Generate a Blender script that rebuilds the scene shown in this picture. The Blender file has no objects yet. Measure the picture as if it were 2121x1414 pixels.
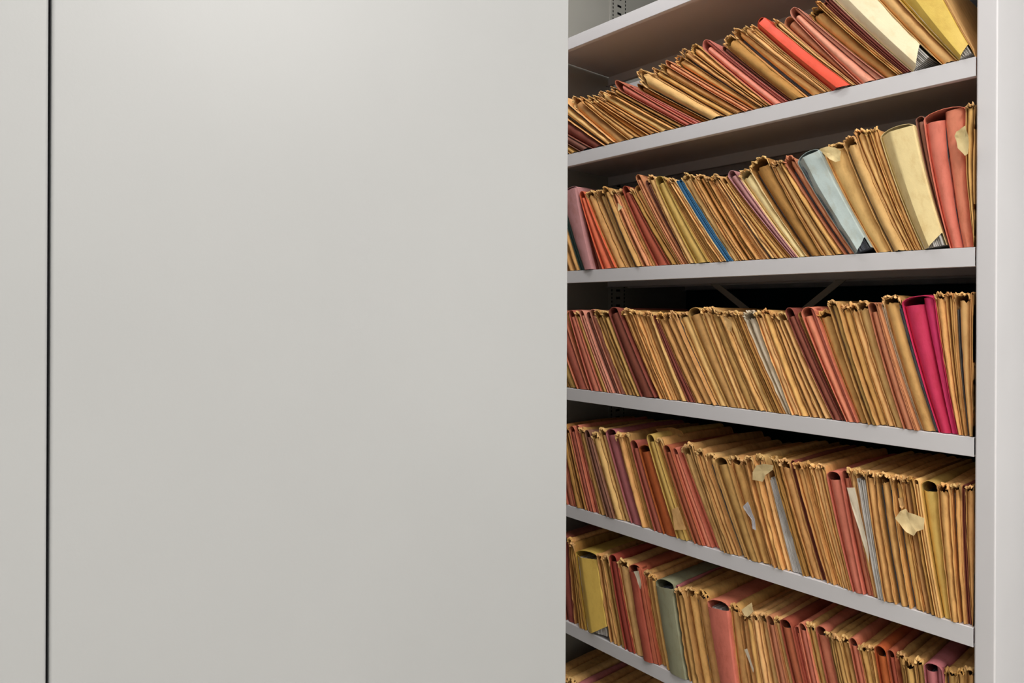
import bpy, math, random
from mathutils import Vector, noise

# ------------------------------------------------------------------ camera
F = 1414.0; CX = 1060.5; CY = 646.0; ROLL = 0.0043
CAM = Vector((0.3716, -1.3787, 1.40))
a = math.atan2(1217.5, F)                      # shelf fronts recede this far left of the view axis
FW = Vector((-math.cos(a), math.sin(a), 0)); R0 = Vector((math.sin(a), math.cos(a), 0)); U0 = Vector((0, 0, 1))
RT = (R0 + U0 * ROLL).normalized(); UP = (U0 - R0 * ROLL).normalized()
sc = bpy.context.scene
COL = sc.collection
cam = bpy.data.cameras.new('camera'); co = bpy.data.objects.new('camera', cam); COL.objects.link(co)
cam.sensor_width = 36; cam.lens = 36 * F / 2121; cam.shift_y = -(707 - CY) / 2121; cam.shift_x = 0
cam.clip_start = 0.02
from mathutils import Matrix
m = Matrix((RT, UP, -FW)).transposed().to_4x4(); m.translation = CAM
co.matrix_world = m
sc.camera = co

# ------------------------------------------------------------------ light, world, exposure
sc.view_settings.view_transform = 'Standard'; sc.view_settings.look = 'None'
sc.view_settings.gamma = 1; sc.view_settings.use_curve_mapping = False
sc.view_settings.exposure = 0.1
w = bpy.data.worlds.new('world'); sc.world = w; w.use_nodes = True
w.node_tree.nodes['Background'].inputs[0].default_value = (0.75, 0.85, 1, 1)
w.node_tree.nodes['Background'].inputs[1].default_value = 0.02

def lamp_light(name, loc, size, power, color, rot=(0, 0, 0)):
    l = bpy.data.lights.new(name, 'AREA'); l.shape = 'RECTANGLE'; l.size, l.size_y = size
    l.energy = power; l.color = color
    o = bpy.data.objects.new(name, l); COL.objects.link(o); o.location = loc; o.rotation_euler = rot
    return o
LAMPS = [  # place, size x, size y, watts : ceiling luminaires of the store room
    ((0.80, -0.95, 2.86), (0.30, 0.60), 16.0),
    ((0.75, -2.55, 2.86), (0.30, 1.20), 14.0),
    ((2.1, -0.4, 2.86), (0.30, 1.20), 46.0),
    ((-0.75, -0.40, 2.86), (1.20, 0.20), 4.0),
]
LCOL = (1.0, 0.975, 0.945)

# ------------------------------------------------------------------ materials
def srgb(c):
    return tuple((x / 255 / 12.92 if x / 255 <= 0.04045 else ((x / 255 + 0.055) / 1.055) ** 2.4) for x in c)
def mat_base(name):
    m = bpy.data.materials.new(name); m.use_nodes = True
    nt = m.node_tree; b = nt.nodes['Principled BSDF']
    return m, nt, b
def mat_paint(name, rgb, rough=0.45, bump=0.04, spec=0.4):
    m, nt, b = mat_base(name)
    b.inputs['Roughness'].default_value = rough
    b.inputs['Specular IOR Level'].default_value = spec
    tc = nt.nodes.new('ShaderNodeTexCoord')
    n = nt.nodes.new('ShaderNodeTexNoise'); n.inputs['Scale'].default_value = 420; n.inputs['Detail'].default_value = 3
    nt.links.new(tc.outputs['Object'], n.inputs['Vector'])
    bp = nt.nodes.new('ShaderNodeBump'); bp.inputs['Strength'].default_value = bump; bp.inputs['Distance'].default_value = 0.001
    nt.links.new(n.outputs['Fac'], bp.inputs['Height']); nt.links.new(bp.outputs['Normal'], b.inputs['Normal'])
    n2 = nt.nodes.new('ShaderNodeTexNoise'); n2.inputs['Scale'].default_value = 3; n2.inputs['Detail'].default_value = 4
    nt.links.new(tc.outputs['Object'], n2.inputs['Vector'])
    cr = nt.nodes.new('ShaderNodeValToRGB')
    c = srgb(rgb); c2 = tuple(x * 0.95 for x in c)
    cr.color_ramp.elements[0].color = (*c2, 1); cr.color_ramp.elements[1].color = (*c, 1)
    cr.color_ramp.elements[0].position = 0.3; cr.color_ramp.elements[1].position = 0.7
    nt.links.new(n2.outputs['Fac'], cr.inputs['Fac']); nt.links.new(cr.outputs['Color'], b.inputs['Base Color'])
    return m
def mat_card(name, rgb, worn=0.25, rough=0.75, spec=0.25):
    """old card: blotches, fibres along the height, each object its own tone"""
    m, nt, b = mat_base(name)
    L = nt.links.new; N = nt.nodes.new
    b.inputs['Roughness'].default_value = rough; b.inputs['Specular IOR Level'].default_value = spec
    tc = N('ShaderNodeTexCoord'); oi = N('ShaderNodeObjectInfo')
    add = N('ShaderNodeVectorMath'); add.operation = 'ADD'
    L(tc.outputs['Object'], add.inputs[0]); L(oi.outputs['Location'], add.inputs[1])
    mp = N('ShaderNodeMapping'); mp.inputs['Scale'].default_value = (42, 42, 20)
    L(add.outputs[0], mp.inputs['Vector'])
    n1 = N('ShaderNodeTexNoise'); n1.inputs['Scale'].default_value = 1.5; n1.inputs['Detail'].default_value = 6; n1.inputs['Roughness'].default_value = 0.65
    L(mp.outputs['Vector'], n1.inputs['Vector'])
    c = srgb(rgb)
    cr = N('ShaderNodeValToRGB')
    dk = tuple(x * (1 - worn) * k for x, k in zip(c, (1.0, 0.93, 0.85))); lt = tuple(min(1, x * (1 + worn * 0.6)) for x in c)
    e = cr.color_ramp.elements
    e[0].position = 0.30; e[0].color = (*dk, 1); e[1].position = 0.72; e[1].color = (*lt, 1)
    k = e.new(0.5); k.color = (*c, 1)
    L(n1.outputs['Fac'], cr.inputs['Fac'])
    n2 = N('ShaderNodeTexNoise'); n2.inputs['Scale'].default_value = 700; n2.inputs['Detail'].default_value = 2
    L(add.outputs[0], n2.inputs['Vector'])
    hs = N('ShaderNodeHueSaturation')
    mr = N('ShaderNodeMapRange'); mr.inputs['To Min'].default_value = 0.82; mr.inputs['To Max'].default_value = 1.16
    L(oi.outputs['Random'], mr.inputs['Value']); L(mr.outputs[0], hs.inputs['Value'])
    mr2 = N('ShaderNodeMapRange'); mr2.inputs['To Min'].default_value = 0.492; mr2.inputs['To Max'].default_value = 0.506
    mul = N('ShaderNodeMath'); mul.operation = 'MULTIPLY'; mul.inputs[1].default_value = 7.31
    fr = N('ShaderNodeMath'); fr.operation = 'FRACT'
    L(oi.outputs['Random'], mul.inputs[0]); L(mul.outputs[0], fr.inputs[0]); L(fr.outputs[0], mr2.inputs['Value']); L(mr2.outputs[0], hs.inputs['Hue'])
    L(cr.outputs['Color'], hs.inputs['Color']); L(hs.outputs['Color'], b.inputs['Base Color'])
    ad = N('ShaderNodeMath'); ad.operation = 'MULTIPLY_ADD'; ad.inputs[1].default_value = 0.35
    L(n2.outputs['Fac'], ad.inputs[0]); L(n1.outputs['Fac'], ad.inputs[2])
    bp = N('ShaderNodeBump'); bp.inputs['Strength'].default_value = 0.35; bp.inputs['Distance'].default_value = 0.0015
    L(ad.outputs[0], bp.inputs['Height']); L(bp.outputs['Normal'], b.inputs['Normal'])
    return m

M_PANEL = mat_paint('cream_enamel', (182, 183, 184), 0.38)
M_METAL = mat_paint('grey_enamel', (224, 222, 225), 0.42)
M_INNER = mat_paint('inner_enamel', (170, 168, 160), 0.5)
M_SHADE = mat_paint('painted_shade_teal', (40, 66, 80), 0.9, spec=0.1)  # deep teal shade behind the shelves, put into the colour
M_WALL = mat_paint('wall_paint', (225, 224, 218), 0.8)
M_CEIL = mat_paint('ceiling_paint', (232, 232, 228), 0.9)
M_FLOOR = mat_paint('grey_vinyl', (178, 174, 166), 0.35)
M_SLOT = mat_paint('slot_shadow', (18, 20, 22), 0.9, spec=0.0)
PAL = {  # key: (rgb, worn, rough, plain words)
    'tan': ((228, 176, 108), .24, .78, 'tan'), 'lt': ((240, 193, 126), .18, .75, 'pale tan'),
    'br': ((188, 138, 76), .26, .8, 'brown tan'), 'ol': ((200, 156, 94), .25, .8, 'olive tan'),
    'cream': ((240, 216, 160), .10, .5, 'cream'), 'ivory': ((246, 232, 196), .05, .35, 'ivory'),
    'yel': ((230, 198, 98), .10, .45, 'golden yellow'), 'yman': ((222, 188, 104), .15, .6, 'yellowish manila'),
    'coral': ((224, 134, 108), .16, .65, 'coral red'), 'cor2': ((206, 122, 96), .18, .65, 'brick coral'),
    'red': ((222, 78, 62), .12, .35, 'bright red'), 'brick': ((186, 100, 74), .15, .7, 'brick red'),
    'maroon': ((152, 84, 70), .2, .7, 'maroon'), 'dred': ((176, 82, 66), .15, .7, 'dark red'),
    'pink': ((228, 160, 132), .18, .6, 'dusty pink'), 'rose': ((226, 140, 122), .15, .55, 'rose pink'),
    'peach': ((222, 150, 108), .2, .7, 'peach'), 'orange': ((232, 122, 82), .15, .6, 'orange'),
    'rust': ((192, 102, 54), .18, .7, 'rust orange'), 'mauve': ((196, 142, 142), .12, .7, 'mauve'),
    'mpink': ((186, 112, 114), .15, .65, 'mauve pink'), 'mbr': ((158, 110, 92), .18, .7, 'mauve brown'),
    'mag': ((224, 62, 110), .12, .55, 'magenta'), 'blue': ((66, 116, 156), .12, .55, 'blue'),
    'lblue': ((190, 204, 202), .10, .5, 'pale blue'), 'sage': ((152, 152, 124), .10, .6, 'sage green'),
    'white': ((244, 230, 204), .12, .6, 'off-white'), 'grey': ((196, 192, 196), .12, .5, 'grey'),
    'teal': ((62, 84, 80), .15, .7, 'dark teal'),
}
MATS = {k: mat_card('card_' + v[3].replace(' ', '_').replace('-', '_'), v[0], v[1], v[2]) for k, v in PAL.items()}
M_PAPER = mat_card('loose_paper', (214, 210, 206), .25, .7)
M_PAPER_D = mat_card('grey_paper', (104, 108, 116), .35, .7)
M_TAN_T = mat_card('torn_card', (226, 184, 122), .35, .8)

# ------------------------------------------------------------------ mesh helpers
def mesh_obj(name, vs, fs, mat, parent=None, loc=None, smooth=False, ang=40):
    me = bpy.data.meshes.new(name); me.from_pydata([tuple(v) for v in vs], [], fs); me.materials.append(mat); me.update()
    if smooth:
        me.polygons.foreach_set('use_smooth', [True] * len(me.polygons)); me.set_sharp_from_angle(angle=math.radians(ang))
    o = bpy.data.objects.new(name, me); COL.objects.link(o)
    if parent: o.parent = parent
    if loc: o.location = loc
    return o
class MB:
    def __init__(s): s.v = []; s.f = []
    def box(s, x0, x1, y0, y1, z0, z1):
        n = len(s.v)
        s.v += [(x, y, z) for x in (x0, x1) for y in (y0, y1) for z in (z0, z1)]
        s.f += [tuple(n + i for i in q) for q in ((0,1,3,2),(4,6,7,5),(0,4,5,1),(2,3,7,6),(0,2,6,4),(1,5,7,3))]
        return s
    def bar(s, p, q, wd, th):
        p = Vector(p); q = Vector(q); d = (q - p).normalized(); yv = Vector((0, 1, 0)); u = d.cross(yv).normalized()
        n = len(s.v)
        for c in (p, q):
            for a_ in (-1, 1):
                for b_ in (-1, 1): s.v.append(tuple(c + u * a_ * wd / 2 + yv * b_ * th / 2))
        s.f += [tuple(n + i for i in r) for r in ((0,1,3,2),(4,6,7,5),(0,4,5,1),(2,3,7,6),(0,2,6,4),(1,5,7,3))]
        return s
    def build(s, name, mat, parent=None, bevel=0, seg=3):
        o = mesh_obj(name, s.v, s.f, mat, parent)
        if bevel:
            b = o.modifiers.new('bevel', 'BEVEL'); b.width = bevel; b.segments = seg; b.limit_method = 'ANGLE'
            o.data.polygons.foreach_set('use_smooth', [True] * len(o.data.polygons)); o.data.set_sharp_from_angle(angle=math.radians(35))
            wn = o.modifiers.new('wn', 'WEIGHTED_NORMAL')
        return o
def empty(name, loc, label, cat, group=None):
    o = bpy.data.objects.new(name, None); COL.objects.link(o); o.location = loc; o.empty_display_size = 0.05
    o['label'] = label; o['category'] = cat
    if group: o['group'] = group
    return o
def struct(name, mb, mat):
    o = mb.build(name, mat); o['kind'] = 'structure'; return o

# ------------------------------------------------------------------ room shell
ZC = 2.92
struct('floor', MB().box(-3.2, 3.4, -4.2, 1.0, -0.05, 0), M_FLOOR)
struct('ceiling', MB().box(-3.2, 3.4, -4.2, 1.0, ZC, ZC + 0.05), M_CEIL)
struct('shade_wall_back', MB().box(-3.2, 0.9, 0.775, 0.825, 0, ZC), M_SHADE)  # added behind the open rear of the unit to keep light out
struct('wall_far', MB().box(-3.25, -3.2, -4.2, 1.0, 0, ZC), M_WALL)
struct('wall_right', MB().box(3.4, 3.45, -4.2, 1.0, 0, ZC), M_WALL)
struct('wall_front', MB().box(-3.2, 3.4, -4.25, -4.2, 0, ZC), M_WALL)
struct('wall_side', MB().box(0.9, 3.4, 0.91, 0.96, 0, ZC), M_WALL)

def ceiling_lamp(loc, size, power, label):
    x, y, z = loc
    r = empty('ceiling_light', (x, y, ZC - 0.06), label, 'ceiling light', 'ceiling luminaires')
    h = (ZC - 0.06)
    sx, sy = size[0] / 2, size[1] / 2
    hb = MB().box(-sx - .02, sx + .02, -sy - .02, sy + .02, 0.012, 0.06)
    hb.build('housing', M_METAL, r, 0.004)
    mm, nt, b = mat_base('lamp_diffuser')
    b.inputs['Emission Color'].default_value = (*LCOL, 1); b.inputs['Emission Strength'].default_value = 6
    MB().box(-sx, sx, -sy, sy, 0.0, 0.012).build('diffuser', mm, r)
    lamp_light('lamp_glow', (0, 0, -0.004), size, power, LCOL).parent = r
for (loc, size, pw), lb in zip(LAMPS, ('white ceiling luminaire above the corridor beside the open aisle', 'white ceiling luminaire far behind the camera',
                                       'white ceiling luminaire above the corridor right of the end panel', 'long narrow ceiling luminaire above the aisle')):
    ceiling_lamp(loc, size, pw, lb)

# ------------------------------------------------------------------ shelving
P = 0.330                                   # shelf pitch
ZT = [2.176 - P * i for i in range(7)]      # shelf tops, from the empty top shelf down
LX = -1.131; DY = 0.330; UZ = 2.52; FH = 0.0335
def shelf(parent, x0, x1, y0, y1, zt, inner=M_INNER, fh=FH):
    """pressed steel tray: deck, front and rear lips with returns"""
    s = mesh_box_shelf(x0, x1, y0, y1, zt, fh); return s.build('shelf', M_METAL, parent, 0.0012, 2)
def mesh_box_shelf(x0, x1, y0, y1, zt, fh):
    b = MB(); t = 0.0015
    b.box(x0, x1, y0 + t, y1 - t, zt - t, zt)              # deck
    b.box(x0, x1, y0, y0 + t, zt - fh, zt)                 # front lip
    b.box(x0, x1, y0 + t, y0 + 0.014, zt - fh, zt - fh + t)  # return
    b.box(x0, x1, y1 - t, y1, zt - fh, zt)
    b.box(x0, x1, y1 - 0.014, y1 - t, zt - fh, zt - fh + t)
    return b
unit = empty('shelving_unit', (LX / 2, 0.38, 0), 'grey enamelled double-sided steel shelving unit filled with old file folders', 'shelving')
U = unit.location.copy()
def put(o):
    o.location = -U; return o
for i in range(7):
    put(shelf(unit, LX + .002, -0.0015, 0.0, DY, ZT[i]))
    put(shelf(unit, LX + .002, -0.0015, 0.43, 0.76, ZT[i]))
MB().box(LX + .002, -0.0015, 0.02, 0.74, 0.0, 0.085).build('plinth', M_METAL, unit, 0.002).location = -U
put(MB().box(0.0, 0.0306, -0.001, 0.77, 0.0, UZ).build('end_panel', M_METAL, unit, 0.003, 5))
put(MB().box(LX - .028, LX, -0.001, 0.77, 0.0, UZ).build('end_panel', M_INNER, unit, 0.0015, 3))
def post(x0, x1):
    b = MB()
    b.box(x0, x1, DY + .004, 0.426, 0.0, UZ - .02)
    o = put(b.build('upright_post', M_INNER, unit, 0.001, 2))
    s = MB(); xs = (x1, x1 + .0006) if x0 < -0.5 else (x0 - .0006, x0)
    z = 0.12
    while z < UZ - .06:
        s.box(xs[0], xs[1], 0.371, 0.390, z, z + 0.007)
        for yy in (0.347, 0.410):
            s.box(xs[0], xs[1], yy, yy + .004, z, z + .007); s.box(xs[0], xs[1], yy, yy + .004, z + .0125, z + .0195)
        z += 0.025
    s.build('slots', M_SLOT, o)
post(LX, LX + 0.003); post(-0.004, -0.001)
# flat steel cross braces at the middle of the unit, bay between second and third full shelf
zc = (ZT[2] + ZT[3]) / 2
def onplane(px, py, y):
    d = FW + RT * ((px - CX) / F) + UP * ((CY - py) / F)
    t = (y - CAM.y) / d.y
    return CAM + d * t
for p0, p1 in (((1478, 586), (1560, 652)), ((1748, 575), (1655, 650))):
    A = onplane(*p0, 0.345); B = onplane(*p1, 0.345); d = (B - A)
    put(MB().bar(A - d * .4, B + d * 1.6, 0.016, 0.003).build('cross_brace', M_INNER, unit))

def neighbour(y0, y1, x1, label):
    """a double-sided shelving unit seen end-on: plain end panel with shelves behind it"""
    r = empty('shelving_unit', (x1 - 0.5, (y0 + y1) / 2, 0), label, 'shelving'); q = r.location.copy()
    def pt(o): o.location = -q; return o
    pt(MB().box(x1 - 0.022, x1, y0, y1, 0.0, UZ).build('end_panel', M_PANEL, r, 0.0025, 5))
    pt(MB().box(LX - .028, LX, y0, y1, 0.0, UZ).build('end_panel', M_PANEL, r, 0.0015, 2))
    pt(MB().box(LX, x1 - .022, (y0 + y1) / 2 - .004, (y0 + y1) / 2 + .004, 0.02, UZ - .02).build('centre_sheet', M_METAL, r))
    for z in ZT:
        pt(mesh_box_shelf(LX + .001, x1 - .023, y0 + .012, (y0 + y1) / 2 - .006, z, FH).build('shelf', M_METAL, r))
        pt(mesh_box_shelf(LX + .001, x1 - .023, (y0 + y1) / 2 + .006, y1 - .012, z, FH).build('shelf', M_METAL, r))
neighbour(-1.3045, -0.736, -0.262, 'shelving unit with wide plain pale grey end panel left of the open aisle')
neighbour(-2.30, -1.3065, -0.262, 'next shelving unit whose pale end panel shows left of the thin dark seam')

# ------------------------------------------------------------------ folders
CR = {1: (1170, 0, 4.04), 2: (1600, 0, 4.04), 3: (1170, 340, 4.93), 4: (1600, 200, 3.535), 5: (1170, 570, 4.419),
      6: (1600, 560, 3.535), 7: (1170, 830, 3.928), 8: (1600, 880, 3.008), 9: (1170, 1070, 4.11), 10: (1600, 1150, 4.07)}
# rows: view of bottom, x bottom-left, view of top, x top-left, y top, colour, count, style
# styles: n neat, t torn, f wide flat flap (facetted), p papers showing below the flap, w two-lobed cover, h half hidden / recessed
ROWS = {
 1: [(1,40,1,-330,1130,'tan',1,'t',''),(1,130,1,-250,1085,'mbr',1,'n',''),(1,230,1,-170,1010,'maroon',1,'n',''),(1,330,1,-75,925,'lt',1,'t',''),
     (1,420,1,60,880,'tan',1,'t',''),(1,530,1,150,850,'tan',3,'t',''),(1,780,1,310,825,'lt',1,'t',''),(1,880,1,385,800,'tan',2,'t',''),
     (1,1010,1,450,745,'cor2',1,'n','slim red folder'),(1,1075,1,545,722,'rose',1,'n',''),(1,1140,1,600,735,'br',1,'h',''),
     (1,1200,1,655,715,'lt',1,'t',''),(1,1335,1,745,625,'tan',1,'t',''),(1,1430,1,820,600,'tan',1,'t',''),(1,1510,1,860,545,'peach',1,'n',''),
     (1,1570,1,940,540,'tan',1,'t',''),(1,1630,1,990,475,'tan',1,'t',''),(1,1680,1,1070,440,'tan',1,'t',''),
     (2,-10,1,1145,390,'rose',1,'nw','wide rose folder'),(2,125,1,1300,400,'mbr',1,'h',''),(2,165,1,1335,375,'br',1,'t',''),
     (2,280,1,1405,285,'tan',1,'t',''),(2,430,1,1505,265,'lt',2,'t',''),
     (2,498,1,1600,212,'red',1,'nfpl','glossy bright red folder'),(2,668,2,30,208,'lt',1,'t',''),(2,700,2,90,190,'peach',1,'n',''),
     (2,735,2,145,105,'pink',1,'nw','wide dusty pink folder'),(2,940,2,300,125,'ol',1,'t',''),(2,1050,2,385,35,'tan',1,'t',''),
     (2,1095,2,430,20,'maroon',2,'n',''),(2,1165,2,480,-40,'ivory',1,'nfpL','broad ivory folder'),(2,1415,2,775,-140,'lt',1,'t',''),
     (2,1550,2,915,-190,'yel',1,'nfpL','broad golden yellow folder'),(2,1703,2,1290,-330,'lt',1,'n',''),(2,1717,2,1310,-330,None,0,'','')],
 2: [(3,-60,3,-300,330,'tan',3,'t',''),(3,150,3,-70,300,'teal',1,'n','dark teal folder'),(3,205,3,-30,275,'mauve',1,'nfp','wide mauve folder'),(3,290,3,138,300,'maroon',1,'h',''),
     (3,385,3,150,290,'orange',1,'nw','orange folder'),(3,520,3,210,300,'tan',1,'t',''),(3,620,3,300,295,'lt',1,'t',''),(3,700,3,385,258,'tan',1,'t',''),
     (3,790,3,470,285,'peach',1,'t',''),(3,870,3,530,280,'tan',1,'t',''),(3,925,3,572,240,'dred',1,'n','dark red folder'),
     (3,1060,3,655,265,'br',1,'t',''),(3,1140,3,690,240,'tan',1,'h',''),(3,1180,3,705,122,'peach',1,'nw','peach folder'),(3,1235,3,790,170,'mbr',1,'h',''),
     (3,1262,3,850,140,'lt',1,'t',''),(3,1340,3,925,150,'yman',1,'n','yellowish manila folder'),(3,1475,3,1020,150,'tan',2,'t',''),
     (3,1600,3,1090,170,'lt',1,'t',''),(3,1658,3,1150,172,'blue',2,'n','bright blue folder'),(3,1712,3,1190,138,'lt',1,'t',''),
     (3,1790,3,1290,140,'tan',1,'t',''),(3,1850,3,1345,130,'br',1,'t',''),(3,1920,3,1430,140,'tan',2,'t',''),(3,2070,3,1540,130,'lt',1,'t',''),
     (3,2170,3,1610,150,'tan',2,'n',''),(4,150,3,1665,105,'mauve',1,'n','slim mauve folder'),(4,185,3,1780,110,'cream',1,'t',''),
     (4,250,3,1875,10,'br',1,'t',''),(4,365,4,-10,490,'lt',1,'t',''),(4,440,4,40,482,'tan',1,'t',''),(4,525,4,85,468,'peach',1,'t',''),
     (4,600,4,172,455,'lblue',1,'nfpL','pale blue folder'),(4,745,4,350,385,'lt',1,'t',''),(4,868,4,515,320,'lt',1,'t',''),
     (4,985,4,600,260,'lt',1,'t',''),(4,1030,4,680,262,'tan',1,'t',''),(4,1062,4,725,240,'tan',1,'t',''),
     (4,1098,4,780,262,'cream',1,'nfpL','broad cream manila folder'),(4,1285,4,1030,150,'mbr',1,'h',''),
     (4,1300,4,1100,128,'coral',1,'nwW','two-lobed coral folder'),
     (4,1482,4,1418,70,'ol',1,'t',''),(4,1500,4,1505,60,None,0,'','')],
 3: [(5,-60,5,-360,360,'ol',2,'t',''),(5,110,5,-130,350,'cor2',1,'n',''),(5,212,5,-20,345,'br',1,'h',''),(5,242,5,30,330,'coral',1,'n','clear coral folder'),
     (5,332,5,88,345,'tan',1,'t',''),(5,392,5,125,330,'pink',1,'n',''),(5,440,5,175,345,'mbr',1,'h',''),(5,490,5,212,325,'pink',1,'n',''),
     (5,560,5,275,338,'ol',1,'t',''),(5,640,5,335,345,'ol',1,'t',''),(5,700,5,395,318,'maroon',1,'n',''),(5,830,5,500,340,'tan',5,'t',''),
     (5,1050,5,750,345,'lt',1,'t',''),(5,1110,5,795,370,'maroon',1,'h','thin maroon folder'),(5,1180,5,820,365,'tan',1,'t',''),(5,1255,5,895,365,'tan',1,'t',''),
     (5,1340,5,960,350,'tan',1,'t',''),(5,1400,5,1030,360,'lt',1,'t',''),(5,1485,5,1110,322,'ol',1,'n','wide olive tan folder'),(5,1585,5,1235,318,'lt',1,'t',''),
     (5,1660,5,1310,310,'ol',1,'t',''),(5,1760,5,1390,345,'tan',1,'t',''),(5,1830,5,1450,350,'lt',1,'t',''),(5,1900,5,1520,330,'br',3,'t',''),
     (6,95,5,1620,352,'white',1,'t','off-white folder'),(6,145,5,1740,345,'lt',1,'t',''),(6,205,5,1800,330,'tan',1,'t',''),
     (6,270,6,-10,320,'tan',1,'t',''),(6,345,6,30,320,'lt',1,'t',''),(6,440,6,82,283,'maroon',1,'n','slender maroon folder'),(6,512,6,160,312,'ol',1,'h',''),
     (6,545,6,203,285,'coral',1,'nw','two-lobed coral folder'),(6,625,6,320,305,'tan',1,'t',''),
     (6,710,6,415,242,'ol',2,'t',''),(6,820,6,540,255,'lt',1,'t',''),(6,890,6,605,240,'lt',1,'t',''),(6,965,6,700,240,'peach',1,'n','pale peach folder'),
     (6,1045,6,765,240,'peach',1,'n',''),(6,1072,6,780,245,'white',1,'h',''),(6,1095,6,795,198,'ol',1,'t',''),
     (6,1215,6,932,203,'mag',1,'nw','vivid magenta folder'),(6,1352,6,1180,165,'tan',2,'t',''),(6,1410,6,1320,172,'lt',1,'t',''),
     (6,1480,6,1455,158,'tan',1,'n',''),(6,1499,6,1488,160,None,0,'','')],
 4: [(7,-50,7,-160,210,'br',1,'n',''),(7,20,7,-85,205,'cor2',1,'n',''),(7,85,7,-40,205,'br',2,'t',''),(7,190,7,30,208,'cor2',1,'n',''),
     (7,236,7,75,200,'coral',1,'n','bright coral folder'),
     (7,280,7,112,225,'tan',1,'t',''),(7,345,7,162,240,'mbr',1,'n',''),(7,405,7,212,270,'lt',1,'t',''),(7,470,7,265,235,'lt',1,'t',''),
     (7,528,7,315,238,'mpink',1,'n','mauve pink folder'),(7,615,7,410,272,'tan',2,'t',''),(7,690,7,500,270,'ol',1,'t',''),(7,730,7,528,325,'cor2',1,'n','brick coral folder'),
     (7,805,7,598,365,'rust',1,'n','rust orange folder'),(7,920,7,665,275,'yman',1,'n','yellowish manila folder'),(7,1000,7,735,310,'tan',1,'t',''),
     (7,1062,7,800,365,'brick',1,'n','brick red folder'),(7,1130,7,865,388,'coral',1,'n',''),(7,1195,7,905,385,'coral',1,'h',''),
     (7,1250,7,940,385,'lt',1,'t',''),(7,1305,7,1010,350,'ol',1,'t',''),(7,1360,7,1065,400,'tan',1,'t',''),(7,1415,7,1130,435,'lt',1,'t',''),
     (7,1495,7,1215,465,'ol',1,'n','smooth olive tan folder'),(7,1585,7,1320,460,'tan',1,'t',''),(7,1650,7,1415,470,'tan',2,'t',''),
     (8,70,7,1545,450,'lt',1,'t',''),(8,110,7,1625,535,'lt',1,'tx','grey paper-stuffed folder'),(8,190,8,-10,205,'br',2,'t',''),
     (8,240,8,30,220,'tan',1,'t',''),(8,300,8,95,225,'maroon',1,'h',''),(8,340,8,130,240,'tan',1,'t',''),(8,385,8,185,245,'tan',2,'t',''),
     (8,440,8,240,255,'lt',1,'t',''),(8,475,8,285,250,'tan',1,'t',''),(8,505,8,335,285,'coral',1,'n','wide coral folder'),(8,572,8,425,280,'cor2',1,'n',''),
     (8,625,8,468,275,'lt',1,'t',''),(8,655,8,515,285,'lt',1,'tx',''),(8,700,8,580,285,'tan',1,'t',''),(8,770,8,640,295,'tan',1,'t',''),
     (8,860,8,740,320,'tan',1,'t',''),(8,940,8,800,330,'tan',1,'t',''),(8,985,8,845,330,'br',1,'t',''),(8,1020,8,880,335,'lt',1,'n',''),
     (8,1055,8,915,345,'yman',1,'n','pale manila folder'),(8,1112,8,1025,365,'tan',1,'t',''),(8,1165,8,1105,370,'tan',1,'t',''),
     (8,1206,8,1170,378,'maroon',1,'h',''),(8,1235,8,1195,378,'tan',1,'t',''),(8,1268,8,1268,380,None,0,'','')],
 5: [(9,0,9,-100,140,'maroon',1,'n',''),(9,70,9,15,180,'tan',1,'t',''),(9,130,9,55,220,'br',1,'t',''),(9,175,9,85,275,'yel',1,'nfL','bright yellow folder'),
     (9,385,9,275,310,'tan',1,'t',''),(9,450,9,320,330,'ol',1,'t',''),(9,512,9,370,318,'dred',1,'n','dark red folder'),
     (9,590,9,440,365,'lt',1,'t',''),(9,670,9,540,400,'brick',1,'nwf','wide brick red folder'),(9,800,9,650,460,'tan',2,'t',''),
     (9,895,9,765,520,'sage',1,'nf','sage green folder'),(9,1045,9,925,590,'mpink',1,'h',''),(9,1065,9,945,600,'ol',1,'t',''),
     (9,1150,9,1010,610,'tan',1,'t',''),(9,1240,9,1100,630,'tan',1,'t',''),
     (9,1346,9,1205,690,'coral',1,'nf','flat salmon folder'),(9,1495,9,1395,750,'tan',1,'t',''),(9,1590,9,1470,800,'tan',2,'t',''),
     (9,1735,9,1590,815,'lt',1,'t',''),(9,1810,9,1650,820,'lt',1,'t',''),
     (10,140,9,1710,835,'peach',1,'n',''),(10,220,10,10,530,'lt',1,'t',''),(10,300,10,60,525,'brick',1,'n','brick open-topped folder'),
     (10,400,10,170,600,'coral',1,'n',''),(10,450,10,215,560,'coral',1,'n',''),(10,520,10,280,570,'ol',1,'t',''),(10,590,10,348,590,'cor2',1,'n','brick coral folder'),
     (10,700,10,455,650,'ol',3,'t',''),(10,880,10,635,690,'cor2',1,'n','dull coral folder'),(10,960,10,720,770,'tan',2,'t',''),
     (10,1080,10,850,750,'rust',1,'n','rust orange folder'),(10,1180,10,955,790,'brick',1,'n',''),(10,1240,10,1030,850,'ol',3,'t',''),
     (10,1420,10,1265,890,'mpink',1,'nw','mauve pink folder'),(10,1560,10,1430,950,'ol',3,'t',''),(10,1720,10,1722,960,None,0,'','')],
 6: [(9,-80,9,-160,1300,'tan',2,'t',''),(9,100,9,20,1370,'lt',1,'t',''),(9,190,9,90,1410,'mpink',1,'n','mauve pink folder'),(9,250,9,140,1430,'tan',4,'t',''),
     (9,620,9,480,1620,'dred',1,'n',''),(9,690,9,540,1650,'tan',3,'t',''),(9,930,9,780,1760,None,0,'','')],
}
SHELF = {1: 'top full shelf', 2: 'second full shelf', 3: 'third full shelf', 4: 'fourth full shelf', 5: 'fifth full shelf', 6: 'lowest shelf in view'}

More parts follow.
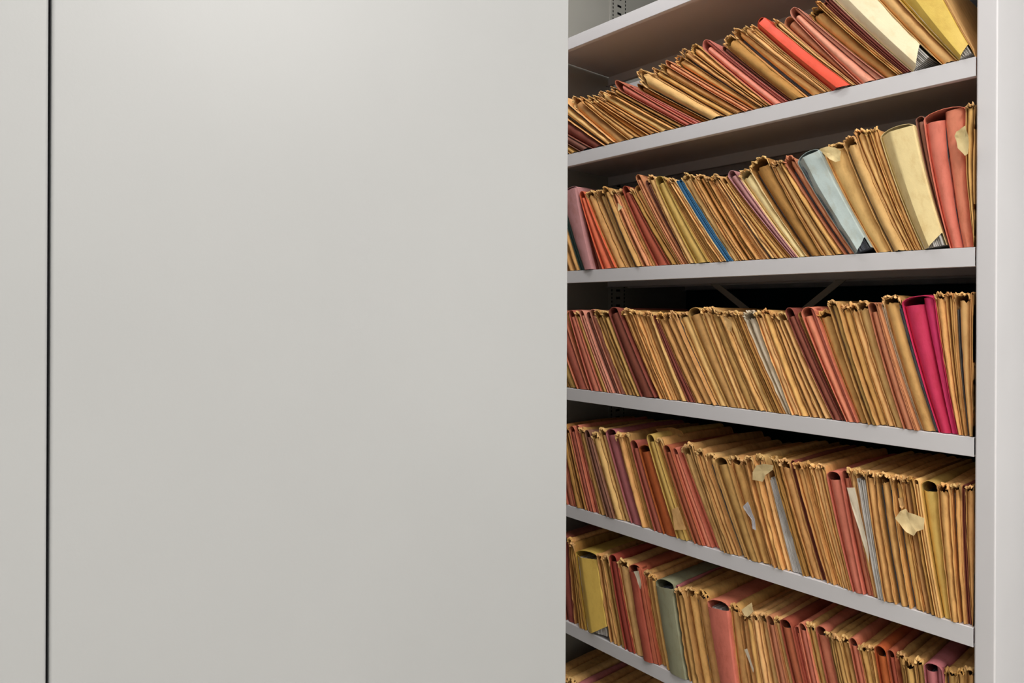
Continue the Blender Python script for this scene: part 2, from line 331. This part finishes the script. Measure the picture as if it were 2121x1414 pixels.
def cpx(c, x): return CR[c][0] + x / CR[c][2]
def cpy(c, y): return CR[c][1] + y / CR[c][2]
def bottom_x(px, z0):
    # x on the shelf's front edge whose picture column is px (shelf edge is a line at y=0, z=z0)
    lo, hi = -3.0, 0.3
    for _ in range(50):
        mid = (lo + hi) / 2; d = Vector((mid, 0, z0)) - CAM
        u = CX + F * d.dot(RT) / d.dot(FW)
        if u < px: lo = mid
        else: hi = mid
    return (lo + hi) / 2

rnd = random.Random(11)
def nz(x, y, z, s=0): return noise.noise(Vector((x + s * 17.3, y - s * 5.1, z + s * 3.7)))

ANG = {}
def folder(k, z0, L, R_, tl, tr, col, st, seed):
    """one leaning folder between the slot sides L and R_ = (x at the shelf, dx per height); tl, tr = top heights"""
    r = random.Random(seed); bl, br = L[0], R_[0]; org = Vector(((bl + br) / 2, 0, z0))
    root = bpy.data.objects.new('file_folder' if col not in ('tan', 'lt', 'br', 'ol', 'yman', 'cream') else 'manila_folder', None)
    COL.objects.link(root); root.location = org; root.empty_display_size = 0.03
    gap = 0.00012
    H = (tl + tr) / 2 - z0; wb = br - bl; wt = wb + (R_[1] - L[1]) * H
    tanl = max(0.0, -(L[1] + R_[1]) / 2); ang = math.atan(tanl)
    root.rotation_euler = (0, -ang, 0); ANG[root.name] = (ang, org); ca, sa = math.cos(ang), math.sin(ang)
    torn = 't' in st; wide = 'f' in st; hid = 'h' in st; lobe = 'w' in st
    raise_ = min(0.03, wb * tanl * (0.55 if 'L' in st else .07)) if tanl > .1 else 0
    lift = 0.030 if 'L' in st else 0.0
    D = 0.312 + r.uniform(-.006, .006)
    yo = r.uniform(-.0035, .006) + (0.010 if hid else 0)
    if torn and r.random() < .25: yo += .006
    if wide: yo = -0.004
    bow = BOW.get(k, 0)
    w = (wb + wt) / 2 * ca
    zmax = z0 + P - FH - .004
    def Pt(s, h, y, dx=0, dz=0):
        h0 = raise_ * s / H; h = h0 + (1 - h0) * h
        z = z0 + 0.0008 + h * (tl + (tr - tl) * s - z0 - 0.0008) + dz
        z = min(max(z, z0 + .0006), zmax)
        u = z - z0; bw = bow * max(0, u * (.25 - u)) / .0156
        xl = L[0] + L[1] * u + gap; xr = R_[0] + R_[1] * u - gap
        x = xl + (xr - xl) * s + dx; x = min(max(x, min(xl, (xl + xr) / 2)), max(xr, (xl + xr) / 2)) + bw
        x = min(x, -.003)
        X, Z = x - org.x, z - org.z
        return (X * ca + Z * sa, y, -X * sa + Z * ca)
    th = min(0.0011 if torn else 0.0008, w * 0.2)
    ra = min(0.012, max(w * (0.5 if torn else .62), 0.002)) / H
    sth = min(.3, th / max(w, .002))
    # --- cover: a card folded over the top, walls down both sides
    ns, na = 13, 9
    outer = []; inner = []
    for i in range(ns): outer.append((0.0, i / ns * (1 - ra))); inner.append((sth, i / ns * (1 - ra)))
    for i in range(na):
        t = math.pi * i / (na - 1); c, s_ = -math.cos(t), math.sin(t)
        outer.append((.5 + .5 * c, 1 - ra + ra * s_)); inner.append((.5 + (.5 - sth) * c, 1 - ra + (ra - th / H) * s_))
    for i in range(ns - 1, -1, -1): outer.append((1.0, i / ns * (1 - ra))); inner.append((1 - sth, i / ns * (1 - ra)))
    npnt = len(outer); vs = []; fs = []
    amp = 0.0034 if torn else 0.0005
    edge = (r.uniform(.002, .009) if r.random() < .6 else r.uniform(-.003, .001)) if torn else (-0.0005 if not wide else 0.006)
    rows = 6
    for path, sgn in ((outer, 1), (inner, -1)):
        for j in range(rows):
            for i, (s, h) in enumerate(path):
                jag = nz(i * .83, 0, 0, seed) * amp + (nz(i * 2.1, 3, 0, seed) * amp * .8 if torn else 0)
                y0 = yo + edge + jag
                y = (y0, y0 + .004, y0 + .012, y0 + .04, D * .55, D)[j]
                dz = dx = 0
                top = max(0, (h - .86) / .14)
                if j < 5 and top > 0:
                    am = (0.0042 if torn else 0.0006) * top * (1, .8, .55, .4, .35)[j]
                    dz = nz(i * .6, y * 90, 1, seed) * am * 1.6; dx = nz(i * .6, y * 90, 5, seed) * min(am, w * .3)
                elif torn and j < 3:
                    dx = nz(h * 24, y * 60, 9, seed) * min(.0009, w * .12)
                if j >= 3: dz += (nz(y * 12, 0, 2, seed) * .004 + nz(y * 55, .4, 2, seed) * .0015) * top
                if j == 5: dz -= .004 * top
                vs.append(Pt(s, h, y, dx, dz))
    o2 = rows * npnt
    for j in range(rows - 1):
        for i in range(npnt - 1):
            q = j * npnt + i
            fs.append((q, q + 1, q + 1 + npnt, q + npnt)); fs.append((o2 + q, o2 + q + npnt, o2 + q + npnt + 1, o2 + q + 1))
    for i in range(npnt - 1):
        fs.append((i, o2 + i, o2 + i + 1, i + 1)); q = (rows - 1) * npnt + i; fs.append((q, q + 1, o2 + q + 1, o2 + q))
    for j in range(rows - 1):
        for e in (0, npnt - 1):
            q = j * npnt + e; fs.append((q, q + npnt, o2 + q + npnt, o2 + q))
    mesh_obj('cover', vs, fs, MATS[col], root, smooth=True, ang=50)
    # --- front flap closing the end, its own rounded or facetted face
    hole = min((0.45 if torn else .7) * w, 0.011) / H * r.uniform(.75, 1.15)
    if wide: hole = 0.002 / H + (0.008 / H if 'w' in st or k in (5,) else 0)
    hf = 1 - ra * 0.6 - hole
    if torn and r.random() < .35: hf = 1 - ra - r.uniform(.0, .01)
    if wide and ('L' in st or 'l' in st): prof = [(q_[0], q_[1] * (min(1, w / .03) if q_[1] < .02 else 1)) for q_ in ((.02, .03), (.02, .012), (.06, .008), (.2, .002), (.33, -.0035), (.37, -.0045), (.42, -.0042), (.6, -.002), (.8, .0008), (.95, .003), (.99, .006), (.99, .03))]
    elif wide and lobe: prof = [(.02, .03), (.02, .009), (.05, .002), (.15, -.0015), (.28, -.0025), (.4, -.0022), (.5, -.001), (.6, .001), (.66, .006), (.66, .03)]
    elif wide: prof = [(.02, .03), (.02, .009), (.05, .002), (.2, -.0015), (.4, -.0025), (.6, -.0025), (.8, -.002), (.94, 0), (.99, .004), (.99, .03)]
    else:
        n_ = min(w * .95, .010)
        ss = (0.0, 0.015, .07, .2, .36, .5, .64, .8, .93, .985, 1.0)
        skew = r.uniform(-.25, .25)
        i0, i1 = sth * .9, 1 - sth * .9
        if torn: i0 += r.choice((0, 0, .12, .25)); i1 -= r.choice((0, 0, .1, .2))
        if lobe: i1 = .49 if 'W' in st else .64
        prof = [(i0 + (i1 - i0) * s, n_ * (abs((s - .5 - skew * .2) * 2) ** 2.5) + (.02 if i in (0, 10) else 0)) for i, s in enumerate(ss)]
    nh = 16; vs = []; fs = []; m_ = len(prof)
    crease = 0.0014 if torn else 0.0005
    if wide: crease = .0009
    for lay in (0, 1):
        for j in range(nh):
            for i, (s, y) in enumerate(prof):
                t = j / (nh - 1); h = t * hf
                if lift:
                    lb_ = min(lift, wb * .55) * max(0, s - .3) / .7 / H; h = lb_ + (hf - lb_) * t
                if j == nh - 1: h += nz(i * 1.1, 4, 4, seed) * (.006 if torn else .0006) / H
                if j == 0: h += abs(nz(i * 1.3, 9, 4, seed)) * (.003 if torn else .0005) / H
                yy = yo + y + nz(h * 9, s * 2.2, 7, seed) * crease + nz(h * 34, s * 3, 8, seed) * crease * .6
                if col == 'lblue': yy += (nz(h * 8, s * 2.5 + h * 4, 3, 5)) * .004
                dx = 0
                if not wide: dx = nz(h * 11, 0, 3, seed) * min(.0008, w * .09)
                ins = lay * min(th * .8, w * .12)
                vs.append(Pt(s + (ins / max(w, .002)) * (1 - 2 * s) * (1 if lay else 0), h, yy + ins, dx))
    q2 = nh * m_
    for j in range(nh - 1):
        for i in range(m_ - 1):
            q = j * m_ + i
            fs.append((q, q + 1, q + 1 + m_, q + m_)); fs.append((q2 + q, q2 + q + m_, q2 + q + m_ + 1, q2 + q + 1))
    for i in range(m_ - 1):
        fs.append((i, q2 + i, q2 + i + 1, i + 1)); q = (nh - 1) * m_ + i; fs.append((q, q + 1, q2 + q + 1, q2 + q))
    for j in range(nh - 1):
        for e in (0, m_ - 1):
            q = j * m_ + e; fs.append((q, q + m_, q2 + q + m_, q2 + q))
    fcol = MATS[col]
    if 'x' not in st: mesh_obj('front_flap', vs, fs, fcol, root, smooth=True, ang=38 if not wide else 30)
    if lobe:   # the wider rear half of the cover bulging out beside the flap
        vs = []; fs = []; ls = -.15 if 'W' in st else 0
        pr = [(.60 + ls, .022), (.64 + ls, .009), (.70 + ls, .004), (.78 + ls * .7, .002), (.86, .0028), (.94, .006), (.985, .012), (.985, .03)]
        m2 = len(pr); h2 = 1 - ra * .45
        for lay in (0, 1):
            for j in range(nh):
                for (s, y) in pr:
                    t = j / (nh - 1); ins = lay * .0007
                    edge_in = (.10 * math.sin(math.pi * min(1, t * 1.1)) if s < .9 else 0)
                    vs.append(Pt(s + edge_in * .4, t * h2, yo + y + ins + nz(t * 6, s * 4, 6, seed) * .0012 + .004 * (1 - t) * (s > .7)))
        q2 = nh * m2
        for j in range(nh - 1):
            for i in range(m2 - 1):
                q = j * m2 + i; fs.append((q, q + 1, q + 1 + m2, q + m2)); fs.append((q2 + q, q2 + q + m2, q2 + q + m2 + 1, q2 + q + 1))
            for e in (0, m2 - 1):
                q = j * m2 + e; fs.append((q, q + m2, q2 + q + m2, q2 + q))
        for i in range(m2 - 1):
            fs.append((i, q2 + i, q2 + i + 1, i + 1)); q = (nh - 1) * m2 + i; fs.append((q, q + 1, q2 + q + 1, q2 + q))
        mesh_obj('rear_fold', vs, fs, MATS[col], root, smooth=True, ang=50)
    # --- papers
    if w > 0.011 or 'p' in st or 'x' in st:
        n = max(3, min(12, int(w / .0022))); b = MB()
        for i in range(n):
            s0 = .1 + .8 * i / n; s1 = s0 + .8 / n * .72
            yf = yo + (.010 if 'x' not in st else .001) + r.uniform(0, .006) + (0 if not lift else -.006)
            ht = hf * r.uniform(.93, .985); nseg = 4; base = len(b.v)
            for j in range(nseg + 1):
                h = .004 + (ht - .004) * j / nseg
                wob = r.uniform(-.0006, .0006)
                for (s, y) in ((s0, yf + wob), (s1, yf + wob), (s1, D - .006), (s0, D - .006)): b.v.append(Pt(s, h, y))
            for j in range(nseg):
                q = base + 4 * j
                for e in range(4): b.f.append((q + e, q + (e + 1) % 4, q + 4 + (e + 1) % 4, q + 4 + e))
            b.f.append((base + 3, base + 2, base + 1, base)); q = base + 4 * nseg; b.f.append((q, q + 1, q + 2, q + 3))
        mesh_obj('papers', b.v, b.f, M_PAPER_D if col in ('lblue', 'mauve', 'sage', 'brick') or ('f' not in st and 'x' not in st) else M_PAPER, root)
    # --- torn curled edge over the top
    if torn and w > .0028:
        vs = []; fs = []; n = 22; mring = 6
        h1 = 1 - ra - r.uniform(.01, .05)
        pts = [(0.0 + .04, h1)]
        for i in range(n):
            t = math.pi * i / (n - 1); pts.append((.5 - .46 * math.cos(t), 1 - ra + ra * math.sin(t) * .95))
        pts.append((.96, 1 - ra - r.uniform(.01, .08)))
        for i, (s, h) in enumerate(pts):
            fade = min(1, i / 2.5, (len(pts) - 1 - i) / 2.5) + .15
            rad = min(w * .3, .0024) * fade * (1 + .9 * nz(i * .9, 2, 2, seed + 3))
            cy_ = yo + min(edge, .002) - .0005 + nz(i * .55, 8, 1, seed) * .008
            cdx = nz(i * .5, 1, 8, seed) * min(.0022, w * .28); cdz = nz(i * .6, 3, 5, seed) * .007
            for q in range(mring):
                aa = 2 * math.pi * q / mring + i * .5; rr = rad * (1 + .5 * nz(i * .8, q * 1.7, 4, seed))
                ux = math.cos(aa); uy = math.sin(aa)
                nx = (s - .5) * 2
                vs.append(Pt(s, h, cy_ + rr * uy * 1.6, cdx + rr * ux * nx, cdz + rr * ux * (1 - abs(nx) * .8)))
        for i in range(len(pts) - 1):
            for q in range(mring):
                A = i * mring + q; B = i * mring + (q + 1) % mring
                fs.append((A, B, B + mring, A + mring))
        fs.append(tuple(range(mring - 1, -1, -1))); fs.append(tuple((len(pts) - 1) * mring + q for q in range(mring)))
        mesh_obj('torn_edge', vs, fs, M_TAN_T if r.random() < .6 else MATS[col], root, smooth=True, ang=60)
    return root

BOW = {1: -0.004, 2: -0.005, 3: -0.003, 4: -0.002, 5: -0.002, 6: -.001}
ORD = ['', 'next', 'second', 'third', 'fourth', 'fifth', 'sixth', 'seventh', 'eighth', 'ninth', 'tenth', 'eleventh', 'twelfth', 'thirteenth', 'fourteenth', 'fifteenth', 'sixteenth']
tot = 0; used = set(); BYLAB = {}
for k in range(1, 7):
    z0 = ZT[k]; rows = ROWS[k]; items = []; bnd = []
    for i, row in enumerate(rows):
        T = onplane(cpx(row[2], row[3]), cpy(row[2], row[4]), 0); b = bottom_x(cpx(row[0], row[1]), z0)
        bnd.append([b, (T.x - b) / max(.03, T.z - z0), T.z])
    cuts = []
    for i in range(len(rows) - 1):
        n = rows[i][6]
        for j in range(n):
            c = 0 if j == 0 else (j + rnd.uniform(-.22, .22)) / n
            A, B = bnd[i], bnd[i + 1]
            top = A[2] + (B[2] - A[2]) * c + (rnd.uniform(-.004, .003) if n > 1 else 0)
            cuts.append([A[0] + (B[0] - A[0]) * c, A[1] + (B[1] - A[1]) * c, top, rows[i][5], rows[i][7], rows[i][8] if j == 0 else ''])
    cuts.append([bnd[-1][0], bnd[-1][1], 0, None, '', ''])
    cuts[0][0] = max(cuts[0][0], LX + .005); cuts[0][1] = max(cuts[0][1], (LX + .005 - cuts[0][0]) / (cuts[0][2] - z0 + .024))
    for i in range(1, len(cuts)):            # slots never cross: at least a card's width at shelf and at the top
        a_, b_ = cuts[i - 1], cuts[i]
        b_[0] = max(b_[0], a_[0] + .0022)
        for hh in (min(.27, a_[2] + .012 - z0), min(.27, (b_[2] or a_[2]) + .012 - z0)):
            xa = a_[0] + a_[1] * hh; xb = b_[0] + b_[1] * hh
            if xb < xa + .0016: b_[1] += (xa + .0016 - xb) / hh
        hm = min(.288, max(a_[2], b_[2]) - z0 + .024)
        if b_[0] + b_[1] * hm < a_[0] + a_[1] * hm + .0005: b_[1] = (a_[0] + a_[1] * hm + .0005 - b_[0]) / hm
    nxt_named = next(j for j, c in enumerate(cuts) if c[5]); last = None; cnt = 0
    for j in range(len(cuts) - 1):
        b0, sl, zl, col, st, lab = cuts[j]; b1, sr = cuts[j + 1][:2]
        H = zl - z0; wt = (b1 - b0) + (sr - sl) * H
        zr = zl + wt * max(0, -(sl + sr) / 2) * .65
        o = folder(k, z0, (b0, sl), (b1, sr), zl, zr, col, st, k * 100 + j)
        wd = ((b1 - b0) + wt) / 2 * 1000
        size = 'slim' if wd < 9 else ('thick' if wd > 17 else 'medium')
        cond = 'torn' if 't' in st else ('half-hidden' if 'h' in st else 'neat')
        if lab:
            text = f'{lab} on the {SHELF[k]}'; last = lab; cnt = 0; BYLAB[(k, lab)] = o
        elif last is None:
            text = f'{size} {cond} {PAL[col][3]} folder, {ORD[nxt_named - j]} left of the {cuts[nxt_named][5]}, {SHELF[k]}'
        else:
            cnt += 1
            text = f'{size} {cond} {PAL[col][3]} folder, {ORD[cnt]} right of the {last}, {SHELF[k]}'
        if len(text.split()) > 16: print('LONG', len(text.split()), text)
        if text in used: print('DUP', text)
        used.add(text)
        o['label'] = text; o['category'] = 'folder'; o['group'] = f'old file folders on the {SHELF[k]}'
        BYLAB[(k, j)] = o
        tot += 1

# ------------------------------------------------------------------ torn scraps hanging out of the folders
def scrap(key, c, pts, mat, y=-0.0105, curl=.004, name='torn_scrap', label=None):
    root = BYLAB[key]; ang, org = ANG[root.name]; ca, sa = math.cos(ang), math.sin(ang)
    P3 = [onplane(cpx(c, x), cpy(c, yy), y) for x, yy in pts]
    cen = sum(P3, Vector()) / len(P3); dense = []
    for i, p in enumerate(P3):
        q = P3[(i + 1) % len(P3)]
        for t in (0, .33, .66): dense.append(p.lerp(q, t) + Vector((nz(i, t, 1, 7), 0, nz(i, t, 2, 7))) * .0012)
    vs = []; fs = []; n = len(dense); rings = (0.0, .35, .7, 1.0)
    for lay in (0, 1):
        for rr in rings[1:]:
            for d in dense:
                p = cen.lerp(d, rr)
                p.y -= abs(nz(p.x * 90, p.z * 90, 3, 2)) * curl * rr + curl * .5 * rr * rr * abs(nz(p.x * 30, 1, p.z * 30, 3)) - lay * .0005
                vs.append(p)
        vs.append(cen + Vector((0, -lay * .0005, 0)))
    L0 = 3 * n + 1
    for lay in (0, 1):
        o = lay * L0
        for i in range(n):
            j = (i + 1) % n
            f = (o + 3 * n, o + i, o + j); fs.append(f if lay else f[::-1])
            for q in (0, 1):
                f = (o + q * n + i, o + (q + 1) * n + i, o + (q + 1) * n + j, o + q * n + j); fs.append(f if lay else f[::-1])
    for i in range(n):
        j = (i + 1) % n; fs.append((2 * n + i, 2 * n + j, L0 + 2 * n + j, L0 + 2 * n + i))
    loc = []
    for p in vs:
        X, Z = p.x - org.x, p.z - org.z
        loc.append((X * ca + Z * sa, p.y, -X * sa + Z * ca))
    o = mesh_obj(name, loc, fs, mat, root, smooth=True, ang=60)
    if label: o['label'] = label
def near(k, c, xb):
    """the folder whose bottom-left edge is nearest to this picture column"""
    x = bottom_x(cpx(c, xb), ZT[k]); best = None
    for (kk, j), o in BYLAB.items():
        if kk == k and isinstance(j, int):
            d = abs(o.location.x - x)
            if best is None or d < best[0]: best = (d, (kk, j))
    return best[1]
T_ = M_TAN_T
scrap(near(4, 8, 900), 8, [(765,580),(800,535),(830,520),(850,540),(945,580),(945,650),(905,660),(880,690),(840,665),(800,620)], MATS['cream'], curl=.006, label='loose pale torn corner')
scrap(near(4, 8, 900), 8, [(785,455),(810,450),(822,500),(812,520),(795,510)], T_)
scrap(near(2, 4, 1492), 4, [(1415,215),(1427,260),(1440,300),(1435,420),(1410,435),(1360,380),(1345,310),(1335,290),(1350,260)], MATS['cream'], curl=.006, label='loose pale torn corner')
scrap((4, 'grey paper-stuffed folder'), 7, [(1530,580),(1560,525),(1620,510),(1700,520),(1690,560),(1640,600),(1615,655),(1530,640)], MATS['cream'], curl=.006, label='pale torn corner curling over the top')
scrap(near(4, 7, 1680), 7, [(1450,860),(1490,820),(1545,960),(1560,1050),(1530,1040),(1540,990),(1480,910)], MATS['grey'], label='blue grey scrap of paper')
scrap((4, 'yellowish manila folder'), 7, [(868,885),(920,862),(985,1045),(895,1050)], MATS['lt'], curl=.001, name='paper_slip')
scrap((4, 'yellowish manila folder'), 7, [(752,225),(870,215),(950,240),(975,275),(900,290),(800,290),(770,270)], MATS['ol'], y=.075, curl=.01)
scrap((5, 'wide brick red folder'), 9, [(588,465),(628,460),(652,580),(645,615)], MATS['white'], y=-.0105, name='paper_slip')
scrap(near(5, 9, 1640), 9, [(1528,1130),(1550,1122),(1606,1290),(1605,1325)], MATS['white'], curl=.001, name='paper_slip', label='white sliver of paper')
scrap(near(4, 8, 640), 8, [(463,390),(512,390),(560,600),(600,780),(602,860),(560,720),(500,520)], MATS['white'], curl=.002, name='paper_slip', label='white sheet poking out')
scrap(near(2, 4, 800), 4, [(345,388),(400,368),(460,372),(503,400),(495,470),(460,480),(430,462),(400,440)], MATS['cream'], curl=.005)
scrap(near(3, 5, 1850), 5, [(1450,375),(1500,400),(1530,440),(1530,520),(1490,500),(1465,430)], T_, curl=.004)
scrap(near(5, 9, 1620), 9, [(1505,790),(1590,730),(1608,800),(1560,850),(1530,840)], MATS['cream'], y=-.0098, curl=.004)
scrap(near(2, 3, 820), 3, [(540,395),(592,440),(545,482)], MATS['cream'], curl=.002)
print('FOLDERS', tot)
